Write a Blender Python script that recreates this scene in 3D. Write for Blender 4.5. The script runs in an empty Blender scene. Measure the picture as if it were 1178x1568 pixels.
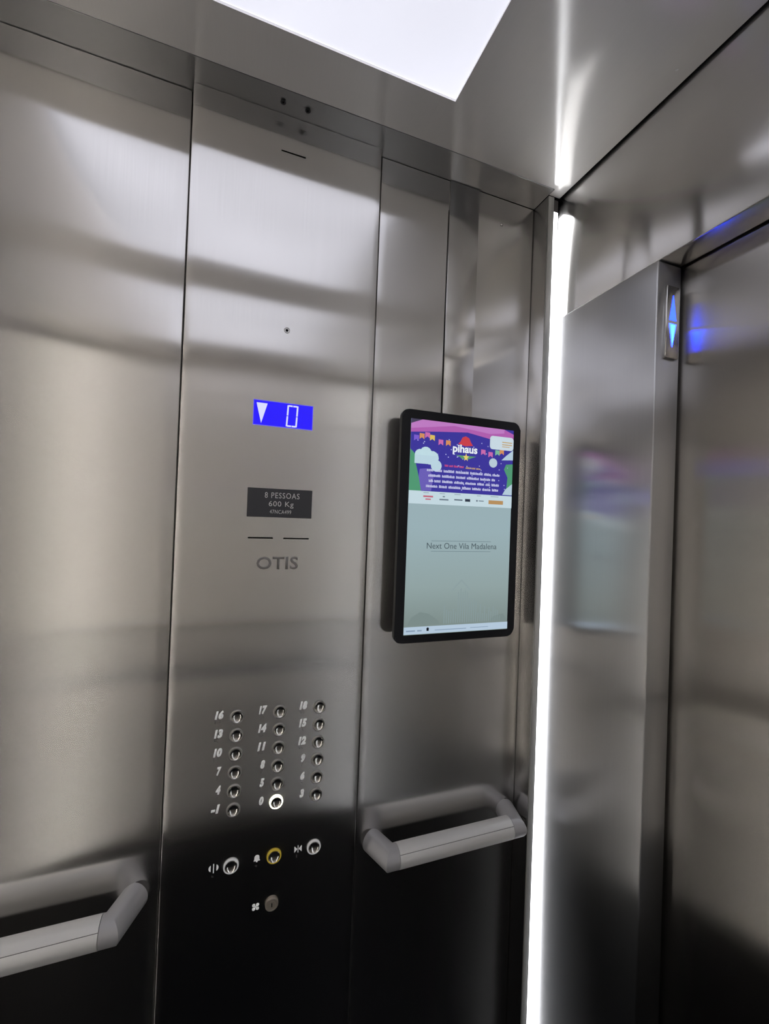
import bpy, bmesh, math, random
from mathutils import Vector, Matrix
random.seed(4)
S = bpy.context.scene
COL = S.collection
PI = math.pi
EYE = 1.48                     # camera height; the car floor is z = 0

# ------------------------------------------------------------------ camera
yaw, pitch, roll = math.radians(19.9246), math.radians(0.6199), math.radians(2.1532)
fw = Vector((math.sin(yaw)*math.cos(pitch), math.cos(yaw)*math.cos(pitch), math.sin(pitch)))
rt = Vector((math.cos(yaw), -math.sin(yaw), 0))
up = rt.cross(fw)
r2 = math.cos(roll)*rt + math.sin(roll)*up
u2 = -math.sin(roll)*rt + math.cos(roll)*up
cd = bpy.data.cameras.new('camera')
cam = bpy.data.objects.new('camera', cd)
COL.objects.link(cam)
M = Matrix((r2, u2, -fw)).transposed().to_4x4()
M.translation = (0, 0, EYE)
cam.matrix_world = M
cd.sensor_fit = 'HORIZONTAL'
cd.sensor_width = 36.0
cd.lens = 648.35/1178*36.0
cd.clip_start = 0.01
S.camera = cam

# ------------------------------------------------------------------ world, exposure, light levels
w = bpy.data.worlds.new('world'); S.world = w
w.use_nodes = True
w.node_tree.nodes['Background'].inputs[0].default_value = (0.02, 0.02, 0.022, 1)
w.node_tree.nodes['Background'].inputs[1].default_value = 1.0
S.view_settings.view_transform = 'Standard'
S.view_settings.look = 'None'
S.view_settings.gamma = 1.0
S.view_settings.use_curve_mapping = False
S.view_settings.exposure = 0.36
SCREEN_LIGHT = 0.80            # screens, at this exposure
PANEL_LIGHT = 0.76             # the two backlit ceiling diffusers
STRIP_LIGHT = 3.6              # the LED strip in the corner by the door
FAR_STRIP_LIGHT = 10.0          # the unseen LED strips in the two back corners, boosted as fill

# ------------------------------------------------------------------ materials
def new_mat(name):
    m = bpy.data.materials.new(name); m.use_nodes = True
    return m, m.node_tree.nodes, m.node_tree.links, m.node_tree.nodes['Principled BSDF']

def steel(name, col=(0.76, 0.745, 0.725), rough=0.16, aniso=0.7, grain='Z', spread=0.04, haze=0.24, haze_rough=0.28, haze_aniso=0.75):
    """brushed stainless steel: reflections smear across the grain, with a little broad haze round them"""
    m = bpy.data.materials.new(name); m.use_nodes = True
    n, l = m.node_tree.nodes, m.node_tree.links
    n.remove(n['Principled BSDF'])
    b = n.new('ShaderNodeBsdfAnisotropic'); h = n.new('ShaderNodeBsdfAnisotropic')
    b.inputs['Roughness'].default_value = rough; b.inputs['Anisotropy'].default_value = -aniso
    h.inputs['Roughness'].default_value = haze_rough; h.inputs['Anisotropy'].default_value = -haze_aniso
    tc = n.new('ShaderNodeTexCoord'); mp = n.new('ShaderNodeMapping')
    l.new(tc.outputs['Object'], mp.inputs['Vector'])
    mp.inputs['Scale'].default_value = {'Z': (900, 900, 6), 'X': (6, 900, 900), 'Y': (900, 6, 900)}[grain]
    nz = n.new('ShaderNodeTexNoise'); nz.inputs['Scale'].default_value = 1.0
    nz.inputs['Detail'].default_value = 2.0
    l.new(mp.outputs['Vector'], nz.inputs['Vector'])
    mx = n.new('ShaderNodeMix'); mx.data_type = 'RGBA'
    mx.inputs[6].default_value = (*(c*(1-spread) for c in col), 1)
    mx.inputs[7].default_value = (*(min(1, c*(1+spread)) for c in col), 1)
    l.new(nz.outputs['Fac'], mx.inputs[0])
    geo = n.new('ShaderNodeNewGeometry')
    cr = n.new('ShaderNodeVectorMath'); cr.operation = 'CROSS_PRODUCT'
    l.new(geo.outputs['Normal'], cr.inputs[0])
    cr.inputs[1].default_value = {'Z': (0, 0, 1), 'X': (1, 0, 0), 'Y': (0, 1, 0)}[grain]
    for x in (b, h):
        l.new(mx.outputs[2], x.inputs['Color']); l.new(cr.outputs[0], x.inputs['Tangent'])
    ms = n.new('ShaderNodeMixShader'); ms.inputs[0].default_value = haze
    l.new(b.outputs[0], ms.inputs[1]); l.new(h.outputs[0], ms.inputs[2])
    l.new(ms.outputs[0], n['Material Output'].inputs['Surface'])
    return m

def plain(name, col, rough=0.5, metal=0.0, emit=0.0, spec=0.5, ecol=None):
    m, n, l, b = new_mat(name)
    b.inputs['Base Color'].default_value = (*col, 1)
    b.inputs['Roughness'].default_value = rough
    b.inputs['Metallic'].default_value = metal
    b.inputs['Specular IOR Level'].default_value = spec
    if emit:
        b.inputs['Emission Color'].default_value = (*(ecol or col), 1)
        b.inputs['Emission Strength'].default_value = emit
    return m

def srgb(r, g, b):
    f = lambda c: (c/255/12.92) if c/255 <= 0.04045 else ((c/255+0.055)/1.055)**2.4
    return (f(r), f(g), f(b))

def glow(name, rgb, k=1.0):
    """a lit pixel of a screen: emits its colour, hardly reflects"""
    c = srgb(*rgb)
    m, n, l, b = new_mat(name)
    b.inputs['Base Color'].default_value = (0.01, 0.01, 0.012, 1)
    b.inputs['Roughness'].default_value = 0.35
    b.inputs['Specular IOR Level'].default_value = 0.2
    b.inputs['Emission Color'].default_value = (*c, 1)
    b.inputs['Emission Strength'].default_value = k*SCREEN_LIGHT
    return m

STEEL = steel('brushed_steel')
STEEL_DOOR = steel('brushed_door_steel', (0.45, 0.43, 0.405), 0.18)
STEEL_CEIL = steel('satin_ceiling_steel', (0.94, 0.925, 0.91), 0.11, 0.0, 'Y', 0.02, 0.78, 0.66, 0.0)
STEEL_RETURN = steel('return_steel', (0.68, 0.68, 0.69), 0.16, 0.7, 'Z', 0.04, 0.5, 0.40, 0.7)
STEEL_HEADER = steel('header_steel', rough=0.12, grain='Y', haze=0.12)
STEEL_TRIM = steel('satin_trim_steel', (0.52, 0.52, 0.53), 0.2, 0.3, 'X', 0.02, 0.4, 0.4, 0.0)
ALU = plain('pale_rail_sleeve', (0.97, 0.97, 0.96), 0.40, 0.25)
ALU_ELBOW = plain('grey_elbow', (0.58, 0.58, 0.60), 0.42, 0.3)
DARK_RAIL = plain('dark_rail', (0.10, 0.10, 0.10), 0.4)
PROFILE = plain('anodised_profile', (0.62, 0.62, 0.60), 0.45, 0.8)
CHROME = plain('polished_button_steel', (0.86, 0.85, 0.82), 0.16, 1.0)
RING = plain('dull_ring_steel', (0.55, 0.54, 0.52), 0.3, 1.0)
WHITE_RING = plain('white_ring', srgb(205, 205, 205), 0.4, emit=0.25)
YELLOW_RING = plain('yellow_ring', srgb(190, 165, 55), 0.4, emit=0.25)
LIT_RING = plain('lit_ring', (1, 1, 0.85), 0.4, emit=2.2, ecol=(1.0, 1.0, 0.80))
BRASS = plain('dull_lock_metal', (0.60, 0.54, 0.46), 0.5, 0.8)
PRINT = plain('glowing_white_print', (0.93, 0.93, 0.92), 0.6, emit=0.16)  # white print with a faint glow added to lift it off the steel
PRINT_GREY = plain('grey_engraving', (0.36, 0.345, 0.33), 0.6)
BLACK = plain('black_gap', (0.004, 0.004, 0.004), 0.9, spec=0.1)
DARKPLATE = plain('dark_plate', srgb(74, 75, 80), 0.4)
BLACK_PLASTIC = plain('black_plastic', (0.008, 0.009, 0.013), 0.35, spec=0.4)
BACKING = plain('backing_board', (0.01, 0.01, 0.012), 0.8, spec=0.1)

def floor_mat():
    m, n, l, b = new_mat('black_granite')
    tc = n.new('ShaderNodeTexCoord'); nz = n.new('ShaderNodeTexNoise')
    nz.inputs['Scale'].default_value = 180; nz.inputs['Detail'].default_value = 3
    l.new(tc.outputs['Object'], nz.inputs['Vector'])
    rp = n.new('ShaderNodeValToRGB')
    rp.color_ramp.elements[0].color = (0.002, 0.0025, 0.003, 1)
    rp.color_ramp.elements[1].color = (0.008, 0.009, 0.012, 1)
    l.new(nz.outputs['Fac'], rp.inputs[0]); l.new(rp.outputs[0], b.inputs['Base Color'])
    b.inputs['Roughness'].default_value = 0.25
    b.inputs['Specular IOR Level'].default_value = 0.06
    return m
FLOOR = floor_mat()

def diffuser_mat():
    """opal acrylic, lit from above: a little uneven"""
    m, n, l, b = new_mat('lit_opal_diffuser')
    tc = n.new('ShaderNodeTexCoord'); nz = n.new('ShaderNodeTexNoise')
    nz.inputs['Scale'].default_value = 3.5; nz.inputs['Detail'].default_value = 1
    l.new(tc.outputs['Object'], nz.inputs['Vector'])
    mr = n.new('ShaderNodeMapRange'); mr.inputs['From Min'].default_value = 0.3; mr.inputs['From Max'].default_value = 0.7
    mr.inputs['To Min'].default_value = PANEL_LIGHT*0.9; mr.inputs['To Max'].default_value = PANEL_LIGHT*1.1
    l.new(nz.outputs['Fac'], mr.inputs['Value'])
    b.inputs['Base Color'].default_value = (0.6, 0.6, 0.62, 1)
    b.inputs['Roughness'].default_value = 0.6
    b.inputs['Emission Color'].default_value = (0.80, 0.81, 0.92, 1)
    l.new(mr.outputs[0], b.inputs['Emission Strength'])
    return m
DIFFUSER = diffuser_mat()
DARK_WALL = steel('satin_dark_steel', (0.40, 0.375, 0.345), 0.22, 0.75, 'Z', 0.03, 0.60, 0.62, 0.3)
LOWER_WALL = steel('satin_low_dark_steel', (0.26, 0.245, 0.225), 0.22, 0.75, 'Z', 0.03, 0.60, 0.62, 0.3)
KICK_WALL = steel('satin_lower_steel', (0.66, 0.62, 0.58), 0.22, 0.75, 'Z', 0.03, 0.60, 0.62, 0.3)
SATIN_WALL = steel('satin_wall_steel', (0.94, 0.90, 0.85), 0.22, 0.75, 'Z', 0.03, 0.70, 0.62, 0.3)
LED_FAR = plain('far_led_diffuser', (0.9, 0.9, 0.9), 0.5, emit=FAR_STRIP_LIGHT, ecol=(1.0, 0.95, 0.89))
LED = plain('led_diffuser', (0.9, 0.9, 0.9), 0.5, emit=STRIP_LIGHT, ecol=(0.95, 0.965, 1.0))

# ------------------------------------------------------------------ builders
WORLD = {}
def tag(o, label=None, cat=None, group=None, kind=None):
    if label: o['label'] = label
    if cat: o['category'] = cat
    if group: o['group'] = group
    if kind: o['kind'] = kind
    return o
def thing(name, loc, label, cat, group=None):
    o = bpy.data.objects.new(name, None); COL.objects.link(o)
    o.empty_display_size = 0.05
    o.location = loc; WORLD[o] = Vector(loc)
    return tag(o, label, cat, group)
def link(name, me, mat, parent=None, smooth=False):
    """verts in world space -> one object with its origin in its middle"""
    vs = [v.co for v in me.vertices]
    lo = Vector((min(v[i] for v in vs) for i in range(3))); hi = Vector((max(v[i] for v in vs) for i in range(3)))
    c = (lo+hi)/2
    for v in me.vertices: v.co -= c
    me.materials.append(mat)
    if smooth:
        for p in me.polygons: p.use_smooth = True
    o = bpy.data.objects.new(name, me); COL.objects.link(o)
    WORLD[o] = c
    if parent is not None:
        o.parent = parent; o.location = c - WORLD[parent]
    else:
        o.location = c
    return o
def obj(name, bm, mat, parent=None, smooth=False):
    bmesh.ops.recalc_face_normals(bm, faces=bm.faces)
    me = bpy.data.meshes.new(name); bm.to_mesh(me); bm.free()
    return link(name, me, mat, parent, smooth)
def struct(name, bm, mat, smooth=False):
    return tag(obj(name, bm, mat, None, smooth), kind='structure')
def add_box(bm, x0, x1, y0, y1, z0, z1, bev=0.0, seg=2):
    vs = [bm.verts.new((x, y, z)) for x in (x0, x1) for y in (y0, y1) for z in (z0, z1)]
    fs = [bm.faces.new([vs[i] for i in f]) for f in ((0,1,3,2),(4,6,7,5),(0,4,5,1),(2,3,7,6),(0,2,6,4),(1,5,7,3))]
    if bev:
        es = list({e for f in fs for e in f.edges})
        bmesh.ops.bevel(bm, geom=es, offset=bev, segments=seg, affect='EDGES', profile=0.5)
    return bm
def box(*a, **k): return add_box(bmesh.new(), *a, **k)
def Z(z): return EYE+z                     # heights measured from the eye
def sheet(x0, x1, y, z0, z1, depth, bow, nx=24, nz=60, edge=0.0012):
    """a thin steel panel facing -Y: its face is not quite flat (bow(u, v) in metres), its long edges are rolled over"""
    bm = bmesh.new(); g = []
    roll_ = [(edge*(1-math.cos(a)), edge*(1-math.sin(a))) for a in (0, PI/8, PI/4, 3*PI/8)]
    cols = [(x0+d_, k_) for d_, k_ in roll_] + [(x0+edge+(x1-x0-2*edge)*i/nx, 0.0) for i in range(nx+1)] + [(x1-d_, k_) for d_, k_ in reversed(roll_)]
    for j in range(nz+1):
        v = j/nz
        g.append([bm.verts.new((x, y-bow((x-x0)/(x1-x0), v)+k_, z0+(z1-z0)*v)) for x, k_ in cols])
    m_ = len(cols)-1
    for j in range(nz):
        for i in range(m_):
            bm.faces.new((g[j][i], g[j][i+1], g[j+1][i+1], g[j+1][i]))
    bk = [bm.verts.new(p) for p in ((x0, y+depth, z0), (x1, y+depth, z0), (x1, y+depth, z1), (x0, y+depth, z1))]
    bm.faces.new((bk[3], bk[2], bk[1], bk[0]))
    bm.faces.new([bk[0], bk[1]]+[g[0][i] for i in range(m_, -1, -1)])
    bm.faces.new([bk[2], bk[3]]+[g[nz][i] for i in range(0, m_+1)])
    bm.faces.new([bk[3], bk[0]]+[g[j][0] for j in range(0, nz+1)])
    bm.faces.new([bk[1], bk[2]]+[g[j][m_] for j in range(nz, -1, -1)])
    return bm
def sharp_edges(o, deg=30):
    me = o.data
    for p in me.polygons: p.use_smooth = True
    bm = bmesh.new(); bm.from_mesh(me)
    for e in bm.edges:
        if len(e.link_faces) == 2 and e.calc_face_angle(0) > math.radians(deg): e.smooth = False
    bm.to_mesh(me); bm.free()
    return o
def lathe(profile, x, y, z, n=28):
    """profile: (radius, height out of the wall towards -Y)"""
    bm = bmesh.new(); rings = []
    for r, h in profile:
        if r < 1e-6: rings.append([bm.verts.new((x, y-h, z))])
        else: rings.append([bm.verts.new((x+r*math.cos(2*PI*k/n), y-h, z+r*math.sin(2*PI*k/n))) for k in range(n)])
    for a, b in zip(rings, rings[1:]):
        for k in range(n):
            q = [a[k % len(a)], a[(k+1) % len(a)], b[(k+1) % len(b)], b[k % len(b)]]
            q = list(dict.fromkeys(q))
            if len(q) > 2: bm.faces.new(q)
    return bm
def sweep(pts, rad, n=32, notch=None, caps=True):
    """mitred tube along a polyline in a horizontal plane"""
    P = [Vector(p) for p in pts]; bm = bmesh.new(); rings = []
    for i, p in enumerate(P):
        d0 = (P[i]-P[i-1]).normalized() if i else (P[1]-P[0]).normalized()
        d1 = (P[i+1]-P[i]).normalized() if i < len(P)-1 else d0
        t = (d0+d1).normalized(); side = Vector((0, 0, 1)).cross(t).normalized()
        k = 1/max(0.3, t.dot(d0))
        ring = []
        for j in range(n):
            a = 2*PI*j/n; r = rad*(notch(a) if notch else 1)
            ring.append(bm.verts.new(p+side*(r*k*math.cos(a))+Vector((0, 0, r*math.sin(a)))))
        rings.append(ring)
    for a, b in zip(rings, rings[1:]):
        for j in range(n): bm.faces.new((a[j], a[(j+1) % n], b[(j+1) % n], b[j]))
    if caps:
        bm.faces.new(rings[0][::-1]); bm.faces.new(rings[-1])
    return bm
def flat_poly(pts, y, th=0.0002):
    """outline given as (x, z), facing -Y, thickness th"""
    bm = bmesh.new()
    a = [bm.verts.new((p[0], y-th, p[1])) for p in pts]; b = [bm.verts.new((p[0], y, p[1])) for p in pts]
    bm.faces.new(a); bm.faces.new(b[::-1])
    for i in range(len(a)):
        j = (i+1) % len(a); bm.faces.new((a[i], b[i], b[j], a[j]))
    return bm
def merge(bms):
    out = bmesh.new()
    for b in bms:
        me = bpy.data.meshes.new('tmp'); b.to_mesh(me); b.free(); out.from_mesh(me); bpy.data.meshes.remove(me)
    return out
def text(name, s, x0, x1, z0, z1, y, mat, parent, shear=0.0, th=0.0003, spacing=1.0, bold=0.0):
    """lettering facing -Y fitted into the rectangle x0..x1, z0..z1"""
    cu = bpy.data.curves.new('lettering', 'FONT'); cu.body = s; cu.shear = shear; cu.space_character = spacing
    cu.resolution_u = 3; cu.offset = bold
    o = bpy.data.objects.new('lettering', cu); COL.objects.link(o)
    dg = bpy.context.evaluated_depsgraph_get()
    me = bpy.data.meshes.new_from_object(o.evaluated_get(dg))
    bpy.data.objects.remove(o); bpy.data.curves.remove(cu)
    bm = bmesh.new(); bm.from_mesh(me); bpy.data.meshes.remove(me)
    r = bmesh.ops.extrude_face_region(bm, geom=list(bm.faces))
    xs = [v.co.x for v in bm.verts]; ys = [v.co.y for v in bm.verts]
    ax, bx, ay, by = min(xs), max(xs), min(ys), max(ys)
    topv = {v for v in r['geom'] if isinstance(v, bmesh.types.BMVert)}
    for v in bm.verts:
        u = (v.co.x-ax)/(bx-ax); t = (v.co.y-ay)/(by-ay)
        v.co = Vector((x0+(x1-x0)*u, y-(th if v in topv else 0), z0+(z1-z0)*t))
    return obj(name, bm, mat, parent)
def rrect(x0, x1, z0, z1, r, n=6):
    pts = []
    for cx, cz, a0 in ((x1-r, z1-r, 0), (x0+r, z1-r, 90), (x0+r, z0+r, 180), (x1-r, z0+r, 270)):
        for k in range(n+1):
            a = math.radians(a0+90*k/n); pts.append((cx+r*math.cos(a), cz+r*math.sin(a)))
    return pts

# ------------------------------------------------------------------ dimensions of the car
CEIL = Z(0.672)
Y1 = 0.750          # left wall (with the control panel)
X2 = 0.614          # front wall with the door
Y3 = -0.620         # wall opposite the control panel
X4 = -0.620         # back wall
JY = 0.478          # door jamb
XD = 0.6702          # face of the door panels
HZ = Z(0.419)       # head of the door opening

# ------------------------------------------------------------------ floor and ceiling
struct('floor', box(X4-0.05, 0.80, Y3-0.05, Y1+0.05, -0.03, 0.0), FLOOR)
LX0, LX1 = -0.314, 0.314
LA = (0.215, 0.604)     # first light opening, y
LB = (-0.440, 0.045)    # second
ceil = struct('ceiling', box(X4-0.05, 0.80, Y3-0.05, Y1+0.05, CEIL+0.06, CEIL+0.08), BACKING)
def plate(rects):
    bm = bmesh.new()
    for x0, x1, y0, y1 in rects: add_box(bm, x0, x1, y0, y1, CEIL, CEIL+0.004)
    return bm
ys = 0.6865
bm = bmesh.new()
xs_ = [X4, LX0, LX1, 0.6145]; yv = [Y3, LB[0], LB[1], LA[0], LA[1], ys]
gv = {}
for i, x in enumerate(xs_):
    for j, y in enumerate(yv):
        for k, z in enumerate((CEIL, CEIL+0.004)): gv[i, j, k] = bm.verts.new((x, y, z))
def solid(i, j): return 0 <= i < 3 and 0 <= j < 5 and not (i == 1 and j in (1, 3))
for i in range(3):
    for j in range(5):
        if not solid(i, j): continue
        for k in (0, 1): bm.faces.new([gv[i, j, k], gv[i+1, j, k], gv[i+1, j+1, k], gv[i, j+1, k]])
        for di, dj, a, b in ((-1,0,(0,0),(0,1)), (1,0,(1,0),(1,1)), (0,-1,(0,0),(1,0)), (0,1,(0,1),(1,1))):
            if not solid(i+di, j+dj):
                p, q = (i+a[0], j+a[1]), (i+b[0], j+b[1])
                bm.faces.new([gv[p[0],p[1],0], gv[q[0],q[1],0], gv[q[0],q[1],1], gv[p[0],p[1],1]])
obj('ceiling_plate', bm, STEEL_CEIL, ceil)
obj('corner_plate', box(0.5885, 0.6145, ys, 0.7030, CEIL, CEIL+0.004), STEEL_CEIL, ceil)
obj('edge_strip', box(X4, 0.5875, ys+0.0010, Y1-0.0015, CEIL, CEIL+0.004, bev=0.0006), STEEL_TRIM, ceil)
for x, y in ((0.0541, 0.7085), (0.0943, 0.7080)):
    b = bmesh.new()
    bmesh.ops.create_cone(b, cap_ends=True, segments=16, radius1=0.0046, radius2=0.0034, depth=0.002, matrix=Matrix.Translation((x, y, CEIL-0.001)))
    o = obj('screw', b, plain('dark_screw', (0.06, 0.06, 0.065), 0.35, 0.9), ceil)
    b = bmesh.new()
    bmesh.ops.create_cone(b, cap_ends=True, segments=6, radius1=0.0016, radius2=0.0016, depth=0.0006, matrix=Matrix.Translation((x, y, CEIL-0.0023)))
    obj('socket', b, BLACK, o)
b = bmesh.new()
bmesh.ops.create_uvsphere(b, u_segments=12, v_segments=8, radius=0.0022, matrix=Matrix.Translation((0.590, 0.4398, CEIL))@Matrix.Diagonal((1, 1, 0.5, 1)))
tag(obj('rivet', b, plain('white_rivet', (0.85, 0.85, 0.85), 0.4), ceil), label='small white rivet head')
for (ya, yb), lab in ((LA, 'backlit white ceiling light panel beside the control panel wall'),
                      (LB, 'backlit white ceiling light panel on the far side of the ceiling beam')):
    t = thing('ceiling_light', ((LX0+LX1)/2, (ya+yb)/2, CEIL), lab, 'ceiling light', 'backlit ceiling panels')
    obj('diffuser', box(LX0-0.006, LX1+0.006, ya-0.006, yb+0.006, CEIL+0.0045, CEIL+0.009), DIFFUSER, t)
    fr = bmesh.new()
    for a in ((LX0-0.016, LX0-0.007, ya-0.016, yb+0.016), (LX1+0.007, LX1+0.016, ya-0.016, yb+0.016),
              (LX0-0.007, LX1+0.007, ya-0.016, ya-0.007), (LX0-0.007, LX1+0.007, yb+0.007, yb+0.016)):
        add_box(fr, *a, CEIL+0.0045, CEIL+0.022)
    obj('light_frame', fr, PROFILE, t)

# ------------------------------------------------------------------ left wall (control panel side)
TOP = CEIL-0.0010
wl = struct('wall_left', box(X4-0.05, 0.70, Y1+0.022, Y1+0.05, 0, CEIL+0.06), BACKING)
def lean(a, b):
    """the upper half of a sheet creeps towards the viewer; a on its left edge, b on its right"""
    return lambda u, v: (a+(b-a)*u)*max(0.0, v-0.5)**2
CX0, CX1, CY = -0.0810, 0.2340, 0.7350
sharp_edges(obj('wall_panel', sheet(X4, CX0-0.0034, Y1, 0.0, TOP, 0.02, lean(0.052, 0.018)), STEEL, wl))
sharp_edges(obj('wall_panel', sheet(CX1+0.0062, 0.5876, Y1, 0.0, TOP, 0.02, lean(0.010, 0.002)), STEEL, wl))
sharp_edges(obj('corner_post', box(0.5880, 0.6010, 0.7060, 0.7700, 0.0, CEIL-0.0008, bev=0.0008), STEEL, wl))
b = lathe([(0.0, 0.0026), (0.0018, 0.0024), (0.0034, 0.0012), (0.0038, 0)], 0.5075, Y1-0.0003, Z(0.618), 16)  # small polished dome making a bright dot on the panel
tag(obj('screw', b, CHROME, wl, True), label='small bright metal dome near the top of the panel')

# ------------------------------------------------------------------ corner light strips
def light_strip(x0, x1, y0, y1, ztop, label, mat=None):
    """runs from the floor up; its lit face fills x0..x1 by y0..y1"""
    t = thing('light_strip', ((x0+x1)/2, (y0+y1)/2, 0), label, 'light strip', 'vertical corner light strips')
    obj('lit_diffuser', box(x0, x1, y0, y1, 0.0, ztop), mat or LED, t)
    obj('end_cap', box(x0, x1, y0, y1, ztop+0.0003, CEIL-0.004), plain('dark_cap', (0.10, 0.09, 0.09), 0.5), t)
    return t
t = light_strip(0.6025, X2-0.0005, 0.7055, 0.7200, Z(0.643), 'glowing white vertical light strip in the corner between the screen wall and the door wall')
sharp_edges(tag(obj('profile', box(0.5885, 0.6020, 0.7035, 0.7058, 0.0, CEIL-0.001, bev=0.0005), PROFILE, t), label='grey aluminium edge profile'))
light_strip(X4+0.001, X4+0.013, Y1-0.013, Y1-0.001, Z(0.643), 'white vertical light strip at the back end of the control panel wall', LED_FAR)
light_strip(X4+0.001, X4+0.013, Y3+0.001, Y3+0.013, Z(0.643), 'white vertical light strip in the back corner opposite the control panel wall', LED_FAR)
light_strip(X2-0.014, X2-0.001, Y3+0.001, Y3+0.013, Z(0.643), 'white vertical light strip between the door wall and the wall opposite the screen')

# ------------------------------------------------------------------ front wall and door
wf = struct('wall_front', box(0.70, 0.75, Y3-0.02, Y1+0.05, 0.0, CEIL+0.06), BACKING)
sharp_edges(obj('return_panel', box(X2, 0.666, JY, 0.7600, 0.0, HZ-0.0012, bev=0.0022, seg=3), STEEL_RETURN, wf))
sharp_edges(obj('return_panel', box(X2, 0.666, Y3, -JY+0.156, 0.0, HZ-0.0012, bev=0.0022, seg=3), STEEL_RETURN, wf))
sharp_edges(obj('header_panel', box(0.6180, 0.666, Y3, 0.7600, HZ, CEIL+0.055, bev=0.0020), STEEL_HEADER, wf))
d = struct('door_1', box(0.690, 0.698, -0.40, 0.56, 0.0, HZ+0.05), BACKING)
def door_leaf(y0, y1):
    bm = sheet(0, 1, 0, 0.008, HZ+0.04, 0.016, lambda u, v: 0.0009*math.sin(PI*u)*math.sin(PI*v), 16, 60)
    for v in bm.verts:
        x, y, z = v.co; v.co = Vector((XD+y, y1+(y0-y1)*x, z))
    return bm
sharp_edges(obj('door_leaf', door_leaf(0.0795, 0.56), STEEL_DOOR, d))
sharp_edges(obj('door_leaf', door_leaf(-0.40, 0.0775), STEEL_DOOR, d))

# ------------------------------------------------------------------ the two walls behind the camera
wr = struct('wall_right', box(X4-0.05, 0.70, Y3-0.05, Y3-0.022, 0.0, CEIL+0.06), BACKING)
for x0, x1 in ((X4, -0.2100), (-0.2080, 0.2030), (0.2050, X2)):
    for z0, z1 in ((0.0, Z(-0.545)), (Z(-0.530), TOP)):          # an upper and a lower row with a dark joint between
        obj('wall_panel', box(x0, x1, Y3-0.02, Y3, z0, z1), KICK_WALL if z0 == 0.0 else SATIN_WALL, wr)
wb = struct('wall_back', box(X4-0.05, X4-0.022, Y3-0.02, Y1+0.02, 0.0, CEIL+0.06), BACKING)
for y0, y1 in ((Y3, -0.1640), (-0.1620, 0.2930), (0.2950, Y1)):
    for z0, z1 in ((0.0, Z(-0.545)), (Z(-0.530), TOP)):
        obj('wall_panel', box(X4-0.02, X4, y0, y1, z0, z1), LOWER_WALL if z0 == 0.0 else DARK_WALL, wb)

# ------------------------------------------------------------------ control panel
cp = thing('control_panel', ((CX0+CX1)/2, CY, 0.0), 'tall brushed steel elevator control panel with round floor buttons, blue display and capacity plate', 'control panel')
def cop_bow(u, v):
    return (0.024-0.010*u)*max(0.0, v-0.5)**2 + 0.0010*math.sin(PI*u)*math.exp(-((v-0.86)/0.07)**2)
def face(x, z):
    """where the bowed face is at (x, z), a hair in front of it"""
    return CY-cop_bow((x-CX0)/(CX1-CX0), z/CEIL)-0.0001
sharp_edges(obj('face_plate', sheet(CX0, CX1, CY, 0.0, CEIL-0.0006, 0.036, cop_bow, 30, 90), STEEL, cp))
def slot(x0, x1, z, h):
    F = face((x0+x1)/2, z)-0.0003
    obj('slot', box(x0, x1, F-0.0002, CY+0.004, z-h/2, z+h/2), BLACK, cp)
slot(0.0563, 0.0970, Z(0.6097), 0.0018)
slot(0.0278, 0.0680, Z(-0.0432), 0.0024)
slot(0.0852, 0.1283, Z(-0.0434), 0.0024)
F = face(0.0773, Z(0.3092))-0.0001
o = obj('pinhole', lathe([(0.0, -0.001), (0.0022, -0.001), (0.0024, 0.0002), (0.0, 0.0002)], 0.0773, F, Z(0.3092), 16), BLACK, cp)
obj('pinhole_ring', lathe([(0.0036, 0), (0.0037, 0.0006), (0.0048, 0.0006), (0.0050, 0)], 0.0773, F, Z(0.3092), 20), RING, o, True)

# blue floor indicator
DX0, DX1, DZ0, DZ1 = 0.0288, 0.1262, Z(0.1450), Z(0.1855)
F = face(0.0775, DZ1)-0.0003
ind = obj('floor_display', box(DX0, DX1, F-0.0004, CY+0.004, DZ0, DZ1), glow('blue_display', (42, 28, 250), 1.0), cp)
fr = bmesh.new()
for a in ((DX0-0.001, DX0, DZ0-0.001, DZ1+0.001), (DX1, DX1+0.001, DZ0-0.001, DZ1+0.001), (DX0, DX1, DZ0-0.001, DZ0), (DX0, DX1, DZ1, DZ1+0.001)):
    add_box(fr, a[0], a[1], F-0.0007, CY+0.002, a[2], a[3])
obj('display_rim', fr, glow('blue_rim', (128, 120, 235), 0.8), ind)
DG = glow('display_white', (215, 218, 255), 1.0)
obj('down_arrow', flat_poly([(0.0328, Z(0.1815)), (0.0412, Z(0.1480)), (0.0506, Z(0.1815))], F-0.0006), DG, ind)
seg = []
zx0, zx1, zz0, zz1, tk = 0.0815, 0.1000, Z(0.1462), Z(0.1832), 0.0026
sh = lambda z: (z-zz0)*0.05
for x in (zx0, zx1-tk):
    for a, b_ in ((zz0+0.0005, (zz0+zz1)/2-0.0006), ((zz0+zz1)/2+0.0006, zz1-0.0005)):
        seg.append(flat_poly([(x+sh(a), a), (x+tk+sh(a), a), (x+tk+sh(b_), b_), (x+sh(b_), b_)], F-0.0006))
for z in (zz0, zz1-tk):
    for xa, xb in ((zx0+0.0020, (zx0+zx1)/2-0.0005), ((zx0+zx1)/2+0.0005, zx1-0.0020)):
        seg.append(flat_poly([(xa+sh(z), z), (xb+sh(z), z), (xb+sh(z), z+tk), (xa+sh(z), z+tk)], F-0.0006))
obj('digit', merge(seg), DG, ind)

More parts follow.
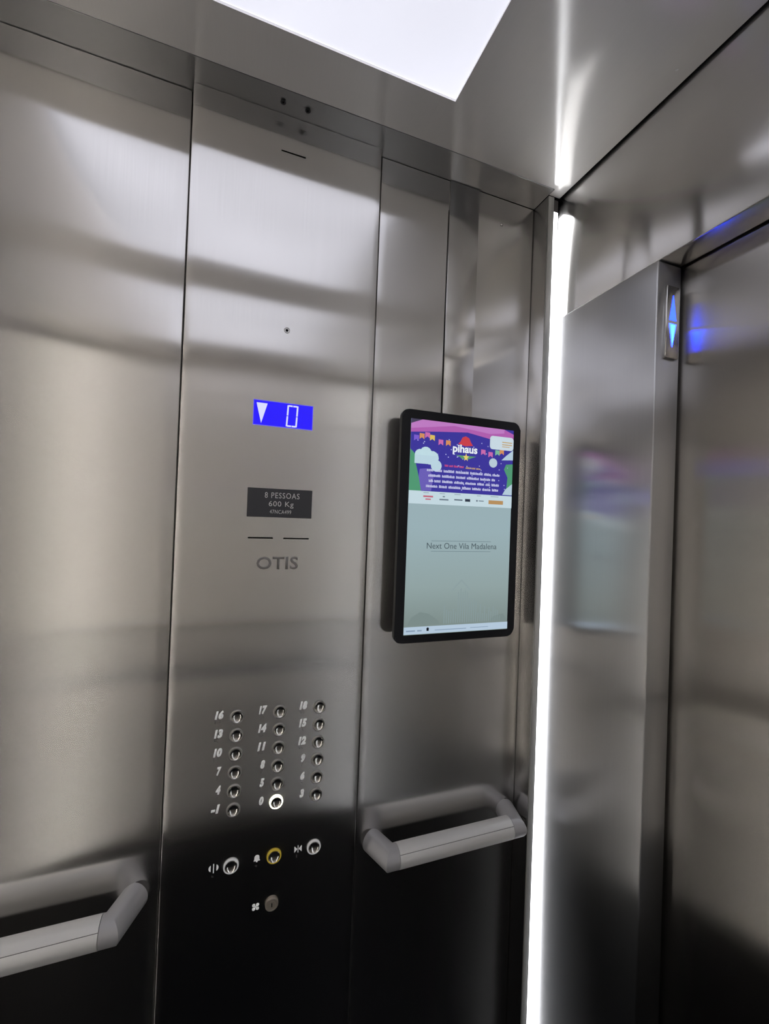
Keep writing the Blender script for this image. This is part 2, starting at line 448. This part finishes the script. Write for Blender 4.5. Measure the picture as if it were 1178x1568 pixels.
# capacity plate
PX0, PX1, PZ0, PZ1 = 0.0245, 0.1313, Z(-0.0084), Z(0.0400)
F = face(0.078, PZ1)-0.0002
cap = obj('capacity_plate', box(PX0, PX1, F-0.0010, CY+0.002, PZ0, PZ1, bev=0.0003), DARKPLATE, cp)
cap['label'] = 'dark grey capacity plate with three lines of light print'
LP = plain('plate_print', (0.9, 0.9, 0.9), 0.6)
text('lettering', '8 PESSOAS', 0.0520, 0.1095, Z(0.0240), Z(0.0335), F-0.0011, LP, cap, spacing=1.15)
text('lettering', '600 Kg', 0.0590, 0.1000, Z(0.0075), Z(0.0190), F-0.0011, LP, cap, spacing=1.1)
text('lettering', '47NCA499', 0.0610, 0.0965, Z(-0.0020), Z(0.0045), F-0.0011, LP, cap, spacing=1.1)
F = face(0.078, Z(-0.0850))
text('lettering', 'OTIS', 0.0432, 0.1115, Z(-0.0960), Z(-0.0745), F, PRINT_GREY, cp, bold=0.02, spacing=1.05, th=0.0002)

# floor buttons
F = face(0.08, Z(-0.45))
COLX = (0.0226, 0.0910, 0.1585)
ROWZ = [-0.3372-k*(0.4890-0.3372)/5 for k in range(6)]
NUM = (('16', '13', '10', '7', '4', '-1'), ('17', '14', '11', '8', '5', '0'), ('18', '15', '12', '9', '6', '3'))
DISH = [(0.0090, 0.0024), (0.0080, 0.0015), (0.0060, 0.0007), (0.0035, 0.0003), (0.0, 0.0001)]
RIMP = [(0.0110, 0.0), (0.0110, 0.0020), (0.0106, 0.0026), (0.0096, 0.0028), (0.0090, 0.0024)]
def braille(x, z, n):
    bm = bmesh.new()
    for k in range(n):
        for a, b_ in random.sample([(0, 0), (0, 1), (0, 2), (1, 0), (1, 1), (1, 2)], 3):
            bmesh.ops.create_icosphere(bm, subdivisions=1, radius=0.0007, matrix=Matrix.Translation((x+k*0.0052+a*0.0019, F, z-b_*0.0019)))
    return bm
dots = plain('braille_steel', (0.22, 0.21, 0.21), 0.35, 1.0)
def button(x, z, ring_mat=RING, s=1.0, label=None):
    o = obj('button', lathe([(r*s, h) for r, h in DISH], x, F, z), CHROME, cp, True)
    rg = obj('ring', lathe([(r*s, h) for r, h in RIMP], x, F, z, 32), ring_mat, o, True)
    if label: rg['label'] = label
    return o
for c in range(3):
    for k in range(6):
        s = NUM[c][k]; x, z = COLX[c], Z(ROWZ[k])
        o = button(x, z, LIT_RING if s == '0' else RING, 1.0, 'glowing yellow-white ring' if s == '0' else None)
        if s == '0': o['label'] = 'pressed floor button with a glowing ring'
        wd = 0.0135 if len(s) == 2 else 0.0075
        xr = x-0.0208
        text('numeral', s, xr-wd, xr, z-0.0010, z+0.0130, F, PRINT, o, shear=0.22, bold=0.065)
        tag(obj('braille', braille(xr-wd+0.001, z-0.0035, len(s)), dots, o), kind='stuff')
# door open, alarm, door close, fan key
zr = Z(-0.5800)
bo = button(COLX[0], zr, WHITE_RING, 1.08, 'white ring'); bo['label'] = 'door open button with a white ring'
ba = button(COLX[1], zr, YELLOW_RING, 1.08, 'yellow ring'); ba['label'] = 'alarm button with a yellow ring'
bc = button(COLX[2], zr, WHITE_RING, 1.08, 'white ring'); bc['label'] = 'door close button with a white ring'
def arc(cx, cz, r, a0, a1, n=8): return [(cx+r*math.cos(math.radians(a0+(a1-a0)*k/n)), cz+r*math.sin(math.radians(a0+(a1-a0)*k/n))) for k in range(n+1)]
x, z = -0.0040, zr+0.0025
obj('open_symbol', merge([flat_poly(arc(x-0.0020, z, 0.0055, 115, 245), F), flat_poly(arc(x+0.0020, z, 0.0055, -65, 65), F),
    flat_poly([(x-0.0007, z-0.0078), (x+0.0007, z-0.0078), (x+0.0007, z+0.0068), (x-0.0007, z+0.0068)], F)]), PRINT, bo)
x = 0.0632
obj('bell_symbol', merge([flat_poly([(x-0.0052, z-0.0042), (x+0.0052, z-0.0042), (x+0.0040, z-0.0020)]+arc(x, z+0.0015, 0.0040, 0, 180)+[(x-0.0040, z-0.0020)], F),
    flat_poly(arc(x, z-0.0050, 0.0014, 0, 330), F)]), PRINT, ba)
x = 0.1312
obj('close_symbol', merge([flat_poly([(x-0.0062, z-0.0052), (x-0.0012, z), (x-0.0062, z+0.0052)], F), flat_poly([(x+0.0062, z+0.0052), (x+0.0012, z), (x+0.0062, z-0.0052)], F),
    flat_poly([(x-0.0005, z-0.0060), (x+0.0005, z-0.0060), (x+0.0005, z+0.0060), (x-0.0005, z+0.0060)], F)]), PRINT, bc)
for o_, x_ in ((bo, -0.006), (ba, 0.061), (bc, 0.129)):
    tag(obj('braille', braille(x_, zr-0.0075, 1), dots, o_), kind='stuff')
kz = Z(-0.6592)
ks = obj('key_switch', lathe([(0.0108, 0), (0.0108, 0.0030), (0.0100, 0.0038), (0.0088, 0.0038), (0.0084, 0.0030), (0.0060, 0.0030), (0.0056, 0.0036), (0.0, 0.0036)], 0.0902, F, kz), BRASS, cp)
sharp_edges(ks); ks['label'] = 'dull brass-grey key switch for the fan'
obj('keyhole', box(0.0894, 0.0910, F-0.0040, F-0.0030, kz-0.0032, kz+0.0032), BLACK, ks)
x, z = 0.0642, kz+0.0012
blades = []
for k in range(4):
    a = math.radians(45+90*k)
    blades.append(flat_poly(arc(x+0.0043*math.cos(a), z+0.0043*math.sin(a), 0.0026, 0, 330, 11), F))
blades.append(flat_poly([(x-0.0030, z-0.0021), (x-0.0021, z-0.0030), (x+0.0030, z+0.0021), (x+0.0021, z+0.0030)], F))
blades.append(flat_poly([(x+0.0030, z-0.0021), (x+0.0021, z-0.0030), (x-0.0030, z+0.0021), (x-0.0021, z+0.0030)], F-0.00005))
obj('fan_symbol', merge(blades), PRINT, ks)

# ------------------------------------------------------------------ handrails
def rail(xa, xb, wa, wb, y, z, wall, label, side=1, mat=None):
    """bar from xa to xb standing off the wall on two mitred elbows that meet it at wa and wb"""
    t = thing('handrail', ((xa+xb)/2, wall, z), label, 'handrail', 'handrails')
    g = 0.013
    def notch(a):
        for c in (0.30, -0.30):
            q = (a - (c if side > 0 else PI-c) + PI) % (2*PI) - PI
        return 1.0
    obj('bar', sweep([(xa+g, y, z), (xb-g, y, z)], 0.0200, 40, caps=True), mat or ALU, t, True)
    sharp_edges(t.children[0], 50)
    # fine seam line along the bar
    ang = math.radians(38)
    sx = -side*0.0200*math.cos(ang); sz = 0.0200*math.sin(ang)
    obj('seam', box(xa+g, xb-g, y+sx-0.0002, y+sx+0.0002, z+sz-0.0005, z+sz+0.0005), plain('seam_grey', (0.25, 0.25, 0.25), 0.5), t.children[0])
    for x0, x1, s in ((xa, wa, 1), (xb, wb, -1)):
        e = obj('elbow', sweep([(x0+s*(g-0.0007), y, z), (x0, y, z), (x1, wall-side*0.0006, z)], 0.0197, 36), mat or ALU_ELBOW, t, True)
        sharp_edges(e, 25)
    return t
RZ = Z(-0.603)
rail(0.2885, 0.5520, 0.2690, 0.5640, 0.700, RZ, Y1, 'short satin metal handrail with mitred ends below the screen')
rail(-0.5600, -0.1375, -0.5760, -0.1160, 0.700, RZ, Y1, 'satin metal handrail to the left of the button panel, cut off by the frame')
rail(-0.5700, 0.5400, -0.5850, 0.5600, Y3+0.050, Z(-0.735), Y3, 'long dark handrail on the wall opposite the control panel', -1, DARK_RAIL)

# ------------------------------------------------------------------ advertising screen
SX0, SX1, SZ0, SZ1 = 0.2825, 0.5392, Z(-0.2278), Z(0.1968)
SF = 0.705
sc_ = thing('media_screen', ((SX0+SX1)/2, Y1, SZ0), 'black framed upright advertising screen hung on the steel wall above the handrail', 'screen')
SB = SF+0.0100
bm = flat_poly(rrect(SX0, SX1, SZ0, SZ1, 0.014), SB, SB-SF)
es = [e for e in bm.edges if all(abs(v.co.y-SF) < 1e-6 for v in e.verts)]
bmesh.ops.bevel(bm, geom=es, offset=0.0022, segments=2, affect='EDGES')
sharp_edges(obj('housing', bm, BLACK_PLASTIC, sc_), 40)
xm, zm = (SX0+SX1)/2, (SZ0+SZ1)/2
sharp_edges(obj('wall_bracket', box(xm-0.050, xm+0.050, SB+0.0003, Y1-0.0009, zm-0.060, zm+0.060, bev=0.002), BLACK_PLASTIC, sc_))
AX0, AX1, AZ0, AZ1 = 0.3005, 0.5222, Z(-0.2130), Z(0.1800)
def uv(u, v): return (AX0+(AX1-AX0)*u, AZ1-(AZ1-AZ0)*v)
def q(u0, u1, v0, v1): return [uv(u0, v1), uv(u1, v1), uv(u1, v0), uv(u0, v0)]
def lay(k): return SF-0.0004-0.00012*k
def skymat():
    """the lower picture: pale grey-blue paper with a faint olive wash at its foot"""
    m, n, l, b = new_mat('screen_picture')
    tc = n.new('ShaderNodeTexCoord'); sp = n.new('ShaderNodeSeparateXYZ')
    l.new(tc.outputs['Generated'], sp.inputs[0])
    rp = n.new('ShaderNodeValToRGB')
    e = rp.color_ramp.elements
    e[0].position = 0.0; e[0].color = (*srgb(118, 132, 128), 1)
    e[1].position = 0.5; e[1].color = (*srgb(150, 172, 178), 1)
    x = e.new(0.22); x.color = (*srgb(142, 160, 160), 1)
    l.new(sp.outputs['Z'], rp.inputs[0])
    b.inputs['Base Color'].default_value = (0.01, 0.01, 0.012, 1); b.inputs['Roughness'].default_value = 0.35
    b.inputs['Specular IOR Level'].default_value = 0.2
    l.new(rp.outputs[0], b.inputs['Emission Color']); b.inputs['Emission Strength'].default_value = SCREEN_LIGHT
    return m
dsp = obj('display', flat_poly(q(0, 1, 0, 1), SF+0.0002, 0.0004), skymat(), sc_)
def art(name, polys, rgb, k, layer_kind=None):
    return obj(name, merge([flat_poly(p, lay(k), 0.0001) for p in polys]), glow('lit_'+name, rgb), dsp)
art('poster_ground', [q(0, 1, 0.0, 0.332)], (58, 52, 150), 1)
art('pink_sky', [[uv(0, 0.062), uv(0.25, 0.048), uv(0.53, 0.036), uv(0.75, 0.055), uv(0.80, 0.06), uv(1, 0.09), uv(1, 0.02), uv(0.9, 0.0), uv(0.1, 0.0), uv(0, 0.022)]], (172, 92, 170), 2)
art('pink_ray', [[uv(0, 0.045), uv(0.4, 0.012), uv(0.75, 0.03), uv(0.9, 0.02), uv(0.9, 0.0), uv(0.1, 0.0), uv(0, 0.022)]], (186, 120, 190), 3)
art('poster_corner', [[uv(0, 0.022), uv(0.1, 0.0), uv(0, 0.0)]], (66, 60, 84), 4)
art('hill', [[uv(0, 0.335), uv(0, 0.14), uv(0.04, 0.16), uv(0.05, 0.2), uv(0.08, 0.26), uv(0.11, 0.335)]], (78, 148, 112), 3)
art('hill', [[uv(1, 0.30), uv(1, 0.17), uv(0.93, 0.175), uv(0.91, 0.20), uv(0.95, 0.24), uv(0.94, 0.30)]], (78, 148, 112), 3)
art('violet_hill', [[uv(0.07, 0.33), uv(0.09, 0.23), uv(0.16, 0.225), uv(0.22, 0.26), uv(0.20, 0.33)]], (104, 92, 178), 2)
cl = lambda u, v, r: [uv(u+r*math.cos(2*PI*k/14), v+r*0.55*math.sin(2*PI*k/14)) for k in range(14)]
art('cloud', [cl(0.09, 0.165, 0.05), cl(0.14, 0.155, 0.055), cl(0.20, 0.175, 0.06)], (186, 214, 222), 4)
art('cloud', [q(0.04, 0.25, 0.165, 0.205), cl(0.24, 0.21, 0.05)], (182, 208, 220), 5)
art('cloud', [[uv(0.88, 0.155), uv(0.93, 0.13), uv(1, 0.10), uv(1, 0.15)]], (176, 200, 214), 4)
art('cloud', [[uv(0.90, 0.327), uv(0.93, 0.30), uv(1, 0.27), uv(1, 0.327)]], (176, 200, 214), 4)
art('moon', [cl(0.795, 0.172, 0.042)], (180, 200, 212), 4)
art('address_card', [rrect(uv(0.755, 0)[0], AX1, uv(0, 0.104)[1], uv(0, 0.038)[1], 0.006)], (196, 212, 222), 6)
art('card_print', [q(0.88, 0.985, 0.062, 0.067), q(0.88, 0.985, 0.074, 0.079), q(0.88, 0.96, 0.085, 0.089)], (190, 160, 110), 7)
art('hat', [[uv(0.46, 0.085), uv(0.48, 0.063), uv(0.51, 0.056), uv(0.545, 0.063), uv(0.565, 0.085)], [uv(0.44, 0.095), uv(0.46, 0.085), uv(0.565, 0.085), uv(0.585, 0.098), uv(0.51, 0.104)]], (196, 62, 72), 5)
FLAGC = {'yellow': (214, 186, 92), 'pink': (196, 104, 168), 'violet': (120, 90, 200), 'orange': (206, 140, 90), 'green': (120, 180, 150)}
def flag(u, v, s=0.022):
    return [uv(u-s, v-s*0.5), uv(u+s, v-s*0.45), uv(u+s, v+s*0.75), uv(u, v+s*0.35), uv(u-s, v+s*0.75)]
for u, v, c in ((0.05, 0.085, 'violet'), (0.10, 0.075, 'orange'), (0.15, 0.068, 'pink'), (0.195, 0.078, 'yellow'), (0.275, 0.095, 'pink'), (0.345, 0.095, 'orange'),
                (0.69, 0.122, 'pink'), (0.765, 0.130, 'pink'), (0.835, 0.118, 'green'), (0.88, 0.112, 'orange')):
    obj('bunting_flag', flat_poly(flag(u, v), lay(5), 0.0001), glow('flag_'+c, FLAGC[c]), dsp)
text('logo', 'pihaus', *(lambda a, b_: (a[0], b_[0], b_[1], a[1]))(uv(0.39, 0.098), uv(0.63, 0.148)), lay(6), glow('logo_white', (226, 232, 240)), dsp, th=0.0001, bold=0.03)
art('ribbon', [[uv(0.42, 0.150), uv(0.62, 0.150), uv(0.57, 0.160), uv(0.54, 0.166), uv(0.48, 0.166), uv(0.46, 0.158)]], (90, 150, 110), 6)
st = [uv(0.52+0.03*math.cos(PI/2+k*PI/5)*(1 if k % 2 == 0 else 0.45), 0.158-0.02*math.sin(PI/2+k*PI/5)*(1 if k % 2 == 0 else 0.45)) for k in range(10)]
art('star', [st], (222, 200, 110), 7)
def dashes(rows, u0, u1, h, gap=0.012, lo=0.03, hi=0.12):
    """words as rows of tiny strokes: the lettering is too small to read"""
    out = []
    for v in rows:
        u = u0+random.uniform(0, 0.03)
        while u < u1-lo:
            e = min(u+random.uniform(lo, hi), u1)
            while u < e:
                w_ = random.uniform(0.004, 0.008); k_ = random.uniform(0, 0.35)
                out.append(q(u, u+w_, v+h*k_, v+h)); u += w_+0.0025
            u += gap
    return out
art('headline', dashes([0.200], 0.31, 0.50, 0.010, 0.008, 0.03, 0.06), (196, 74, 120), 5)
art('headline', dashes([0.203], 0.52, 0.70, 0.009, 0.008, 0.03, 0.05), (196, 160, 100), 5)
# the programme: four lines of tiny names, too small to read
prog = tag(art('programme_print', dashes([0.225, 0.250, 0.275, 0.300], 0.15, 0.86, 0.013, 0.014, 0.03, 0.12), (196, 198, 230), 5), kind='stuff')
spk = [cl(random.uniform(0.03, 0.97), random.uniform(0.07, 0.32), 0.005) for k in range(60)]
tag(art('confetti', spk, (170, 176, 224), 3), kind='stuff')
art('sponsor_strip', [q(0, 1, 0.332, 0.392)], (192, 212, 220), 6)
art('sponsor_mark', [q(0.13, 0.22, 0.352, 0.360), q(0.15, 0.20, 0.366, 0.372)], (190, 100, 120), 7)
art('sponsor_mark', [q(0.28, 0.365, 0.364, 0.371), q(0.31, 0.33, 0.350, 0.356)], (110, 124, 136), 7)
art('sponsor_mark', [q(0.42, 0.50, 0.362, 0.368)], (84, 96, 110), 7)
art('sponsor_mark', [q(0.525, 0.575, 0.358, 0.371)], (44, 52, 66), 7)
art('sponsor_mark', [q(0.635, 0.65, 0.360, 0.368), q(0.66, 0.71, 0.362, 0.366)], (96, 110, 124), 7)
art('sponsor_mark', [q(0.76, 0.91, 0.358, 0.377)], (178, 140, 92), 7)
tag(art('small_print', [q(0.13, 0.18, 0.338, 0.341), q(0.28, 0.33, 0.338, 0.341), q(0.42, 0.48, 0.338, 0.341), q(0.64, 0.68, 0.338, 0.341), q(0.78, 0.86, 0.338, 0.341)], (140, 158, 168), 7), kind='stuff')
text('caption', 'Next One Vila Madalena', uv(0.18, 0)[0], uv(0.86, 0)[0], uv(0, 0.600)[1], uv(0, 0.572)[1], lay(2), glow('caption_grey', (70, 84, 90)), dsp, th=0.0001)
art('rule', [q(0.22, 0.80, 0.562, 0.5645)], (112, 132, 138), 2)
art('rule', [q(0.22, 0.80, 0.611, 0.6135)], (112, 132, 138), 2)
sk = []
for k in range(26):
    u = 0.36+0.022*k; h = random.uniform(0.05, 0.13)*(1-abs(k-9)/30)
    if 5 < k < 13: h += 0.05
    sk.append(q(u, u+0.008, 0.955-h, 0.955))
art('skyline_sketch', sk, (132, 150, 152), 2)
art('skyline_sketch', [[uv(0.42, 0.80), uv(0.52, 0.745), uv(0.62, 0.80), uv(0.60, 0.80), uv(0.52, 0.755), uv(0.44, 0.80)]], (138, 156, 158), 2)
art('foliage_sketch', [[uv(0.03, 0.955), uv(0.06, 0.92), uv(0.14, 0.895), uv(0.22, 0.905), uv(0.30, 0.935), uv(0.33, 0.955)]], (120, 136, 134), 2)
art('foliage_sketch', [[uv(0.80, 0.955), uv(0.86, 0.93), uv(0.95, 0.92), uv(0.99, 0.955)]], (120, 136, 134), 2)
art('status_bar', [q(0, 1, 0.963, 0.997)], (176, 196, 214), 3)
art('status_mark', [cl(0.215, 0.975, 0.012), q(0.205, 0.225, 0.975, 0.985)], (16, 20, 28), 4)
tag(art('status_print', [q(0.02, 0.10, 0.978, 0.985), q(0.12, 0.16, 0.978, 0.985), q(0.28, 0.58, 0.981, 0.985), q(0.62, 0.80, 0.980, 0.983)], (136, 156, 178), 4), kind='stuff')

# ------------------------------------------------------------------ cable cover from the ceiling down to the screen
cc = thing('cable_cover', (0.4172, Y1, CEIL-0.30), 'narrow flat steel cable cover strip running from the ceiling down behind the screen', 'cable cover')
sharp_edges(obj('cover_strip', box(0.3840, 0.4505, 0.7455, Y1-0.0003, Z(0.150), CEIL-0.0008, bev=0.0010), STEEL, cc))
obj('edge_gap', box(0.3822, 0.3838, 0.7485, Y1-0.0002, Z(0.150), CEIL-0.0008), BLACK, cc)

# ------------------------------------------------------------------ direction lantern on the door jamb
LXA, LXB = 0.6300, 0.6575
ln = thing('direction_lantern', ((LXA+LXB)/2, JY, Z(0.2670)), 'small steel plate on the door jamb with two lit blue direction arrows', 'lantern')
sharp_edges(obj('lantern_plate', box(LXA, LXB, JY-0.0045, JY-0.0002, Z(0.2665), Z(0.3805), bev=0.0010), STEEL, ln))
lf = JY-0.0048
cxl = 0.6428
obj('up_arrow', flat_poly([(cxl-0.0075, Z(0.3260)), (cxl+0.0075, Z(0.3260)), (cxl, Z(0.3660))], lf, 0.0003), plain('dim_blue', (0.02, 0.05, 0.4), 0.4, emit=4.0, ecol=(0.02, 0.055, 1.0)), ln)
obj('down_arrow', flat_poly([(cxl-0.0075, Z(0.3205)), (cxl, Z(0.2840)), (cxl+0.0075, Z(0.3205))], lf, 0.0003), plain('bright_blue', (0.02, 0.1, 0.5), 0.4, emit=20.0, ecol=(0.008, 0.025, 1.0)), ln)
obj('arrow_core', flat_poly([(cxl-0.0040, Z(0.3185)), (cxl, Z(0.2900)), (cxl+0.0040, Z(0.3185))], lf-0.0003, 0.0002), plain('cyan_core', (0.1, 0.5, 0.8), 0.4, emit=2.0, ecol=(0.10, 0.50, 1.0)), ln)
